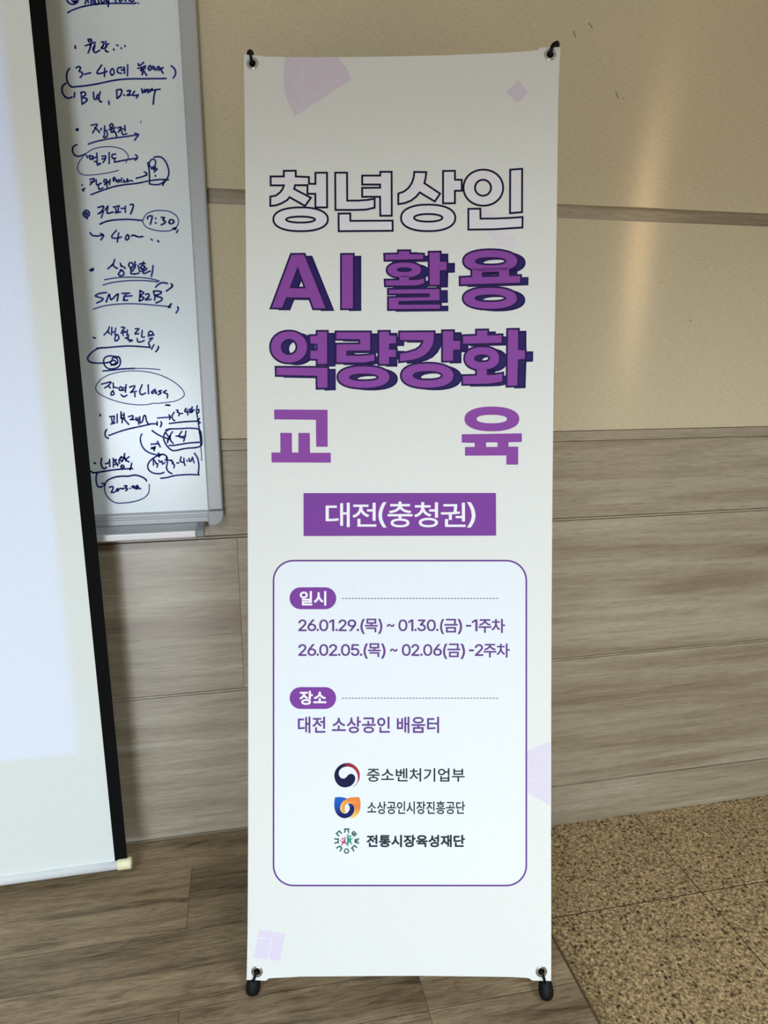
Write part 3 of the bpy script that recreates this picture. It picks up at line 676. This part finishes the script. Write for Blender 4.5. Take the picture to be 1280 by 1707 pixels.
for ref, shapes in ROW_OUT:
    for sh in shapes:
        rr_ = [conv(ref, r_) for r_ in sh]
        t1.poly(rr_, PALE, 0.0008)
        for r_ in rr_: t1.band(r_, 3.3, NAVY, 0.0005)
for ref, shapes in ROW_FILL:
    for sh in shapes:
        rr_ = [conv(ref, r_) for r_ in sh]
        s_ = [[(x+12.7, y+3.1) for x, y in r_] for r_ in rr_]
        t2.poly(s_, DARK, 0.0003)
        for r_ in s_: t2.band(r_, 1.4, DARK, 0.0003)
        for r_ in rr_: t2.band(r_, 3.1, rgb(34, 13, 74), 0.0005)
        t2.poly(rr_, PURP, 0.0008)
for ref, shapes in ROW_PLAIN:
    t3 = Ink(onb)
    for sh in shapes: t3.poly([conv(ref, r_) for r_ in sh], PURP, 0.0004)
    o = under(t3.build('subtitle_lettering', M_PRINT), ban); o['label'] = 'plain purple lettering'
o = under(t1.build('headline_lettering', M_PRINT), ban); o['label'] = 'pale lettering in a dark outline'
o = under(t2.build('title_lettering', M_PRINT), ban); o['label'] = 'purple block lettering with dark drop shadow'

# faint lilac motifs of the background print
LIL, LIL2 = rgb(213, 202, 216), rgb(222, 217, 222)
def motif():
    global dm
    if dm is not None:
        o = under(dm.build('background_motif', M_PRINT), ban); o['label'] = 'faint lilac shape'
    dm = Ink(onb)
dm = None
motif()
c4 = (400, 40, 2.2857)
dm.poly([conv(c4, P('172,127 300,127 374,129 390,148 404,165 415,188 423,212 208,352 172,270 166,200'))], LIL, 0.0002)
for ln in ('205,132 205,225 238,295 415,192', '236,132 238,290', '207,222 366,132'): dm.band(conv(c4, P(ln)), 0.55, LIL2, 0.0003, False)
motif()
dm.poly([conv(c4, P('1060,215 1098,260 1060,300 1013,262'))], LIL, 0.0002)
for ln in ('1038,262 1052,276', '1052,262 1080,236'): dm.band(conv(c4, P(ln)), 0.5, LIL2, 0.0003, False)
motif()
c5 = (430, 260, 2.6667)
dm.poly([conv(c5, P('1000,228 990,300 1020,350 1060,390 1100,408 1140,412 1146,362 1100,345 1065,310 1040,250'))], rgb(222, 216, 222), 0.0002)
motif()
c8 = (430, 1120, 2.56)
dm.poly([conv(c8, P('1146,342 1190,318 1240,300 1247,300 1247,572 1235,565 1146,512'))], rgb(216, 208, 222), 0.0002)
for ln in ('1148,380 1246,342', '1148,470 1246,438'): dm.band(conv(c8, P(ln)), 0.5, LIL2, 0.0003, False)
motif()
cb = (390, 1480, 4.267)
dm.poly([conv(cb, P('180,300 365,325 325,520 140,495'))], rgb(217, 208, 224), 0.0002)
dm.band(conv(cb, P('170,357 265,362 262,400 240,508')), 0.9, rgb(228, 222, 233), 0.0003, False)
motif()

# place label
pb = Ink(onb); pb.poly([[(505.8, 822.0), (826.6, 821.7), (826.9, 892.9), (505.9, 893.6)]], VIO, 0.0004)
plc = under(pb.build('place_label', M_PRINT), ban); plc['label'] = 'purple box'
def bold_text(k, body, box, d, colr, h):
    """lettering thickened by d on every side, kept inside its box"""
    x0, y0, x1, y1 = box
    p_, f_ = text_shape(body, (x0+d, y0+d, x1-d, y1-d))
    for i in range(9):
        dx, dy = (0, 0) if i == 8 else (d*math.cos(i*math.pi/4), d*math.sin(i*math.pi/4))
        k.add([(x+dx, y+dy) for x, y in p_], f_, colr, h + 0.000025*i)
def child_of(o, part):            # both meshes hold world-space points
    o.parent = part
    o.matrix_parent_inverse = (ban.matrix_basis @ part.matrix_parent_inverse @ part.matrix_basis).inverted()
    return o
def letters(name, items, part=None):
    k = Ink(onb)
    for body, box, bold, colr, h in items:
        bold_text(k, body, box, bold, colr, h)
    o = k.build(name, M_PRINT)
    return child_of(o, part) if part is not None else under(o, ban)
WHITE = rgb(240, 236, 244)
# plain grotesque digits and signs, outlines in thousandths of an em
GLYPHS = {
    '0': '227,-7 174,1 130,24 95,62 69,113 53,178 48,254 53,330 69,395 95,447 130,484 174,508 227,516 279,508 323,484 358,447 384,395 400,330 405,254 400,178 384,113 359,62 323,24 279,1|227,50 261,56 290,74 313,103 330,144 340,194 344,254 340,314 330,365 313,405 290,435 261,453 227,460 192,453 163,435 140,405 123,365 113,314 109,254 113,194 123,144 140,103 163,74 192,56',
    '1': '76,0 76,55 391,55 391,0|276,509 276,0 212,0 212,448 209,448 86,358 86,427 198,509',
    '2': '64,0 64,47 234,229 261,257 282,282 299,305 311,327 318,348 320,371 317,397 308,419 293,436 273,449 250,457 224,460 196,457 172,447 153,433 139,413 130,390 127,362 66,362 71,405 86,442 111,473 143,496 182,511 225,516 268,511 306,497 337,474 361,445 376,411 381,372 378,345 371,318 357,290 336,259 306,223 267,180 153,60 153,57 389,57 389,0',
    '3': '218,-7 173,-3 133,10 98,30 70,57 52,91 44,132 109,132 115,107 126,87 144,71 165,59 191,52 219,50 248,53 275,61 297,74 315,93 325,116 329,145 326,172 316,196 299,217 275,234 242,244 201,248 157,248 157,299 288,448 288,452 70,452 70,509 372,509 372,461 211,278 211,289 264,288 308,276 344,253 371,222 387,186 393,145 387,103 370,66 344,36 309,12 266,-2',
    '4': '40,105 40,158 247,509 311,509 109,166 109,163 413,163 413,105|282,0 282,121 282,146 282,318 343,318 343,0',
    '5': '221,-7 178,-2 140,11 108,32 83,60 66,93 60,130 122,130 127,108 138,89 154,73 173,60 196,52 221,50 250,53 276,64 298,82 314,104 324,131 328,162 324,193 314,221 297,244 275,262 248,273 218,277 192,275 167,268 145,258 128,246 67,253 96,509 366,509 366,452 151,452 134,301 136,301 155,315 178,325 203,331 229,334 263,330 294,321 321,306 345,285 364,260 379,231 388,199 391,163 385,117 369,76 343,41 309,15 268,-1',
    '6': '226,-7 182,-1 142,15 109,40 84,74 69,115 64,162 68,199 80,239 102,285 137,340 252,509 322,509 151,261 145,261 154,275 165,288 179,299 196,307 214,312 235,314 278,309 316,295 346,271 370,240 384,201 389,157 384,112 368,73 343,39 310,14 271,-2|226,48 254,52 279,63 299,79 314,101 324,128 327,157 324,187 314,213 299,235 279,251 254,262 226,265 198,262 174,252 153,235 138,214 128,188 125,158 128,128 138,102 153,79 174,63 198,52',
    '9': '226,516 271,510 310,494 343,468 368,434 384,393 389,347 385,309 373,270 350,224 315,168 200,0 130,0 301,248 307,248 299,234 287,221 273,210 257,202 238,196 218,195 175,199 137,214 106,237 83,269 68,307 64,352 69,397 85,436 110,469 143,494 182,510|226,460 199,457 174,446 154,429 138,407 129,381 125,352 129,322 138,295 154,274 174,257 199,247 226,243 254,247 279,257 299,273 314,295 324,321 327,350 324,381 314,407 299,429 279,446 254,457',
    '.': '95,-4 78,-1 63,9 53,24 50,41 53,59 63,73 78,83 95,87 113,83 128,73 138,59 141,41 138,24 128,9 113,-1',
    '(': '89,207 92,264 101,324 114,384 132,441 153,494 177,539 236,539 212,485 191,428 174,370 161,313 154,258 151,207 154,161 160,115 172,67 188,16 209,-38 236,-96 177,-96 150,-46 128,4 111,55 99,106 92,156',
    ')': '37,-96 64,-37 86,18 102,69 113,116 120,162 122,207 119,258 112,313 99,370 82,428 62,485 37,539 97,539 121,494 142,441 159,384 173,323 181,264 184,207 182,156 174,104 161,53 144,3 123,-47 97,-96',
    '~': '52,150 55,188 66,218 82,240 103,255 127,263 151,266 175,264 197,256 220,241 246,221 262,207 275,198 286,193 299,192 318,196 332,207 341,226 344,253 400,253 397,215 386,185 370,163 349,148 326,139 301,137 276,139 254,148 232,162 207,182 190,195 177,204 166,209 154,210 136,207 121,196 111,178 108,150',
    '-': '337,244 337,188 114,188 114,244',
}
def char_boxes(name, chars, boldk, boldg, colr, h, part):
    k = Ink(onb)
    for ch, box in chars:
        if ch in GLYPHS:
            rings = [P(r_) for r_ in GLYPHS[ch].split('|')]
            al = [p for r_ in rings for p in r_]
            x0, x1 = min(p[0] for p in al), max(p[0] for p in al); y0, y1 = min(p[1] for p in al), max(p[1] for p in al)
            X0, Y0, X1, Y1 = box; X0 += boldg; X1 -= boldg; Y0 += boldg; Y1 -= boldg
            rings = [[(X0+(x-x0)/(x1-x0)*(X1-X0), Y1-(y-y0)/(y1-y0)*(Y1-Y0)) for x, y in r_] for r_ in rings]
            if ch == '1': 
                rings = [rings[1]]; al = rings[0]; x0, x1 = min(p[0] for p in al), max(p[0] for p in al)
                rings = [[(X0+(x-x0)/(x1-x0)*(X1-X0), y) for x, y in rings[0]]]
            k.poly(rings, colr, h)
            if boldg > 0:
                for r_ in rings: k.band(r_, boldg, colr, h)
        else:
            bold_text(k, ch, box, boldk, colr, h)
    o = k.build(name, M_PRINT); o['label'] = name.replace('_', ' ')
    return child_of(o, part)
def row(ref, spec):
    out = []
    for t in spec.split():
        ch, x0, x1, y0, y1 = t.split(','); out.append((ch, (ref[0]+float(x0)/ref[2], ref[1]+float(y0)/ref[2], ref[0]+float(x1)/ref[2], ref[1]+float(y1)/ref[2])))
    return out
char_boxes('label_lettering', row((530, 820, 4.571), '대,58,242,82,268 전,262,445,82,265 (,460,522,78,272 충,530,720,73,270 청,732,915,78,270 권,935,1125,82,267 ),1135,1200,78,272'), 0.42, 0.35, WHITE, 0.0008, plc)['label'] = 'white lettering'

# information panel
def rrect(x0, y0, x1, y1, r, k=9):
    o = []
    for cx, cy, a0 in ((x1-r, y0+r, -90), (x1-r, y1-r, 0), (x0+r, y1-r, 90), (x0+r, y0+r, 180)):
        for i in range(k):
            a = R(a0+90*i/(k-1)); o.append((cx+r*math.cos(a), cy+r*math.sin(a)))
    return o
PX0, PY0, PX1, PY1 = 455.9, 934.6, 877.2, 1476.2
k = Ink(onb); k.poly([rrect(PX0, PY0, PX1, PY1, 33)], rgb(226, 230, 235), 0.0004)
pan = under(k.build('info_panel', M_PRINT), ban); pan['label'] = 'pale rounded panel'
k = Ink(onb); k.band(rrect(PX0, PY0, PX1, PY1, 33), 1.35, rgb(104, 60, 140), 0.0006)
o = child_of(k.build('panel_border', M_PRINT), pan); o['label'] = 'thin purple border'
for (x0, y0, x1, y1), body, tb in (((482.6, 979, 560.4, 1015.6), '일시', (499.5, 985.2, 543.8, 1009.6)), ((482.7, 1145.4, 560.2, 1181.8), '장소', (499, 1151.6, 544, 1175.0))):
    k = Ink(onb); k.poly([rrect(x0, y0, x1, y1, (y1-y0)/2-0.01)], VIO, 0.0006)
    bold_text(k, body, tb, 0.75, WHITE, 0.0009)
    o = child_of(k.build('heading_badge', M_PRINT), pan); o['label'] = 'purple pill with white lettering'
for yy in (997.6, 1164.0):
    k = Ink(onb); x = 570.0
    while x < 830:
        k.poly([[(x, yy-0.65), (x+3.5, yy-0.65), (x+3.5, yy+0.65), (x, yy+0.65)]], rgb(96, 88, 112), 0.0006); x += 5.35
    child_of(k.build('dashed_rule', M_PRINT), pan)
INKP = rgb(104, 66, 136)
RA, RB = (490, 1020, 6.737), (670, 1020, 6.737)
char_boxes('schedule_lettering', row(RA, '2,48,142,85,217 6,150,250,85,217 .,253,280,190,216 0,283,385,85,217 1,393,452,85,217 .,465,492,190,216 2,500,592,85,217 9,600,700,85,217 .,703,732,190,216 (,745,795,78,248 목,795,942,75,230 ),945,992,78,248 ~,1042,1128,136,170 0,1172,1274,85,217') + row(RB, '1,70,128,85,217 .,138,165,190,216 3,172,268,85,217 0,278,380,85,217 .,383,410,190,216 (,427,472,80,250 금,475,625,78,232 ),625,675,80,250 -,718,778,146,166 1,785,848,85,217 주,858,1005,82,236 차,1005,1158,78,238'), 0.5, 0.42, INKP, 0.0007, pan)
char_boxes('schedule_lettering', row(RA, '2,48,142,362,495 6,150,250,362,495 .,253,280,467,494 0,283,385,362,495 2,393,487,362,495 .,495,522,467,494 0,527,630,362,495 5,638,735,362,495 .,738,768,467,494 (,780,830,355,526 목,830,975,352,507 ),978,1028,355,526 ~,1078,1162,412,447') + row(RB, '0,-2,98,362,495 2,105,195,362,495 .,205,232,467,494 0,238,340,362,495 6,350,448,362,495 (,460,508,357,530 금,510,655,355,509 ),658,708,357,530 -,752,808,422,443 2,818,912,362,495 주,915,1060,359,513 차,1062,1210,355,515'), 0.5, 0.42, INKP, 0.0007, pan)
letters('venue_lettering', [('대전 소상공인 배움터', (496.4, 1194.6, 731.8, 1222.2), 0.55, INKP, 0.0007)], pan)['label'] = 'purple lettering'
INKD = rgb(42, 46, 54)
letters('organisation_lettering', [('중소벤처기업부', (611.5, 1280.6, 774.6, 1303.2), 0.3, INKD, 0.0007)], pan)
letters('organisation_lettering', [('소상공인시장진흥공단', (612, 1335.4, 775, 1357.2), 0.32, INKD, 0.0007)], pan)
letters('organisation_lettering', [('전통시장육성재단', (611, 1391.6, 775, 1412.4), 0.72, INKD, 0.0007)], pan)
# emblems
def crop(ref, s_): return conv(ref, P(s_))
def smooth_ring(pts, n=4):
    out = []; k = len(pts); V = [Vector(p) for p in pts]
    for i in range(k):
        p0, p1, p2, p3 = V[i-1], V[i], V[(i+1) % k], V[(i+2) % k]
        sharp = (p1-p0).normalized().dot((p2-p1).normalized()) < 0.35 or (p2-p1).normalized().dot((p3-p2).normalized()) < 0.35
        for j in range(n):
            t = j/n
            if sharp: q = p1.lerp(p2, t)
            else: q = 0.5*((2*p1)+(p2-p0)*t+(2*p0-5*p1+4*p2-p3)*t*t+(3*p1-p0-3*p2+p3)*t**3)
            out.append(tuple(q))
    return out
e1 = (545, 1262, 18.286)
k = Ink(onb)
k.poly([smooth_ring(crop(e1, '640,180 540,188 440,225 340,295 265,395 228,500 226,610 250,710 300,800 370,870 450,910 550,925 640,912 720,880 790,820 845,740 862,650 840,575 790,525 725,512 660,535 600,600 550,642 490,655 420,630 370,560 357,490 380,410 440,345 520,305 640,285'))], rgb(14, 16, 62), 0.0007)
red = smooth_ring(crop(e1, '420,325 480,270 550,215 640,180 740,200 850,262 940,360 990,470 1000,560 985,680 930,790 850,880 770,930 880,830 930,740 942,640 925,530 870,420 780,335 680,295 600,290 520,305'))
k.poly([red], [tuple(a+(b_-a)*min(1, max(0, (p[0]-571)/8)) for a, b_ in zip(rgb(40, 14, 50), rgb(160, 46, 62))) for p in red], 0.0009)
o = child_of(k.build('emblem', M_PRINT), pan); o['label'] = 'navy and red swirl emblem'
e2 = (545, 1312, 14.229)
k = Ink(onb)
blue = smooth_ring(crop(e2, '192,242 330,238 420,255 475,275 400,320 345,380 312,460 315,540 350,600 420,628 480,610 528,550 538,490 520,430 485,398 550,393 610,420 645,480 645,560 610,640 540,705 430,740 330,720 240,650 185,540 170,420 178,310'))
def mixc(a, c, t): t = min(1, max(0, t)); return tuple(x+(y-x)*t for x, y in zip(a, c))
k.poly([blue], [mixc(rgb(22, 92, 190), rgb(20, 22, 92), (p[1]-1335)/22+(p[0]-565)/40) for p in blue], 0.0007)
org = smooth_ring(crop(e2, '475,275 560,250 680,238 770,242 790,330 795,440 780,550 730,650 660,715 590,738 530,735 610,655 650,570 655,500 630,440 580,402 520,385 470,395 430,440 418,500 422,560 450,600 400,615 350,595 322,540 318,460 345,385 400,325'))
k.poly([org], [mixc(rgb(226, 128, 62), rgb(238, 204, 92), max((574-p[0])/8, (p[1]-1348)/14)) for p in org], 0.0009)
o = child_of(k.build('emblem', M_PRINT), pan); o['label'] = 'blue and orange interlocking emblem'
k = Ink(onb); GRN, TEAL, PINK = rgb(44, 92, 84), rgb(58, 146, 124), rgb(190, 62, 122)
for ln in ('400,997 535,997', '440,1000 412,1085', '497,1000 515,1085', '292,1168 222,1105 292,1042 352,1108', '588,1098 648,1165', '588,1098 650,1042', '616,1130 684,1070', '646,1163 710,1102',
           '765,1228 668,1252 668,1310 765,1335', '668,1282 740,1280', '172,1225 262,1242', '265,1215 265,1338', '262,1305 175,1335', '572,1462 655,1388 712,1442', '602,1448 642,1528', '218,1455 300,1402 352,1450 302,1528'):
    k.band(crop(e2, ln), 1.12, GRN, 0.0007, False)
k.poly([crop(e2, ' '.join('%.1f,%.1f' % p for p in sup(462, 1518, 64, 64, 2))), crop(e2, ' '.join('%.1f,%.1f' % p for p in sup(462, 1518, 35, 35, 2)))], GRN, 0.0007)
k.poly([sup(545+370/14.229, 1312+1228/14.229, 1.6, 1.6, 2, 16)], PINK, 0.0007)
k.poly([crop(e2, '308,1243 362,1288 398,1270 422,1175 440,1175 437,1290 472,1350 505,1405 415,1328 378,1350 350,1403 333,1403 360,1312 312,1262')], PINK, 0.0007)
k.poly([sup(545+552/14.229, 1312+1168/14.229, 1.85, 1.85, 2, 16)], TEAL, 0.0007)
k.poly([crop(e2, '488,1110 510,1110 515,1190 550,1222 632,1198 582,1242 567,1290 608,1376 588,1376 535,1312 502,1342 515,1402 490,1402 462,1345 478,1280 472,1180')], TEAL, 0.0009)
o = child_of(k.build('emblem', M_PRINT), pan); o['label'] = 'green and pink ring emblem with two figures'

# ------------------------------------------------------------------ X-frame stand behind the banner
hubp = BC - nn*0.075 - ez*0.05
F1 = onb(421.5, 1652, -0.004); F2 = onb(910.8, 1652, -0.004)
for f_ in (F1, F2): f_.z = STAGE+0.0135
back = Vector((hubp.x+0.06, -0.10, STAGE+0.012))
st = empty('banner_stand', Vector((hubp.x, F1.y, STAGE)))
tag(st, 'black X-shaped folding stand behind the banner, its rubber feet and hooks showing at the corners', 'banner stand')
q = MB(); q.tube([hubp-nn*0.035, hubp-nn*0.03, hubp+nn*0.026, hubp+nn*0.03], [0.034, 0.040, 0.040, 0.032], 24); under(q.build('hub', M_BLACK), st)
tops = []
for (px, py) in ((417.2, 88.5), (927.0, 75.0)):
    tops.append(onb(px, py, -0.007))
def arc(a, c, sag, n=10):
    return [a.lerp(c, i/n) + nn*(-sag*math.sin(math.pi*i/n)) for i in range(n+1)]
for tp in tops: 
    d = (tp-hubp).normalized()
    q = MB(); q.tube(arc(hubp+d*0.02, tp-d*0.02, 0.012), [0.0055]*6+[0.0045]*5, 12); under(q.build('upper_rod', M_ROD), st)
for ft in (F1, F2):
    d = (ft-hubp).normalized()
    q = MB(); q.tube([hubp+d*0.02, hubp.lerp(ft, 0.5), ft-d*0.03], [0.006, 0.006, 0.006], 12); under(q.build('lower_rod', M_ROD), st)
d = (back-hubp).normalized()
q = MB(); q.tube([hubp+d*0.03, back-d*0.01], 0.006, 12); o = under(q.build('rear_leg', M_ROD), st)
q = MB(); q.tube([back-d*0.035, back-d*0.03, back-d*0.006, back+d*0.0], [0.007, 0.010, 0.011, 0.006], 16); under(q.build('rubber_foot', M_BLACK), st)
# rubber feet: drop-shaped, leaning with the rods
for ft, (exx, eyy), side in ((F1, EYE[2], 1), (F2, EYE[3], -1)):
    ax_ = (ez + ex*0.03*side - nn*0.42).normalized()
    q = MB()
    prof = [(-0.0105, 0.003), (-0.0095, 0.0075), (-0.006, 0.0115), (0.000, 0.0142), (0.008, 0.0145), (0.018, 0.0128), (0.028, 0.0112), (0.045, 0.0095), (0.06, 0.008)]
    q.tube([ft+ax_*(t*1.0)+nn*(-0.0*t) for t, r_ in prof], [r_ for t, r_ in prof], 20)
    foot = under(q.build('rubber_foot', M_BLACK), st)
    # hook arm that leaves the foot and bends through the eyelet
    c = onb(exx, eyy, 0.0)
    way = ((421.6, 1641, -0.008), (421.9, 1637.5, -0.001), (422.6, 1634, 0.0035), (424.2, 1629.5, 0.0052), (426.2, 1624.5, 0.0050), (427.8, 1621, 0.0025), (428.4, 1619.5, -0.004)) if side == 1 else ((908.6, 1641, -0.008), (908.2, 1637.5, -0.001), (907.4, 1634, 0.0035), (906.2, 1629.5, 0.0052), (904.6, 1624.5, 0.0050), (903.0, 1621, 0.0025), (902.3, 1619.5, -0.004))
    q = MB()
    q.tube([onb(*p) for p in way], [0.0026, 0.0026, 0.0026, 0.0026, 0.0028, 0.0032, 0.0040], 12)
    q.tube([c-nn*0.016, c-nn*0.0025], [0.0070, 0.0066], 20)
    under(q.build('hook', M_BLACK), st)
for tp, (exx, eyy), (kx, ky), side in ((tops[0], EYE[0], (417.2, 89.5), 1), (tops[1], EYE[1], (925.0, 75.0), -1)):
    c = onb(exx, eyy, 0.0)
    q = MB()
    if side == 1:
        q.tube([onb(417.2, y, -0.009) for y in (99, 93, 89.6, 87.6, 85.6, 84.2, 83.2)], [0.0066, 0.0068, 0.0068, 0.0065, 0.0053, 0.0036, 0.0010], 18)
        q.tube([onb(*p) for p in ((417.0, 87.5, -0.006), (417.0, 88.2, 0.001), (417.3, 91, 0.0045), (418.2, 96, 0.0056), (419.2, 101, 0.0056), (420.2, 104.5, 0.003), (420.8, 106.3, -0.004))], [0.0026, 0.0026, 0.0026, 0.0026, 0.0028, 0.0034, 0.0042], 12)
    else:
        q.tube([onb(927.9, y, -0.009) for y in (86, 79, 75.4, 73, 70.8, 69.4, 68.5)], [0.0052, 0.0054, 0.0056, 0.0054, 0.0045, 0.0031, 0.0010], 18)
        q.tube([onb(*p) for p in ((928.5, 74.2, -0.006), (927.0, 73.6, 0.000), (924.6, 73.8, 0.0035), (921.6, 75.6, 0.0055), (919.6, 79.5, 0.006), (918.4, 84.5, 0.0056), (917.4, 88.8, 0.003), (917.0, 91.3, -0.004))], [0.0044, 0.0048, 0.0046, 0.0040, 0.0034, 0.0030, 0.0034, 0.0042], 12)
    q.tube([c-nn*0.016, c-nn*0.0025], [0.0070, 0.0066], 20)
    under(q.build('hook', M_BLACK), st)
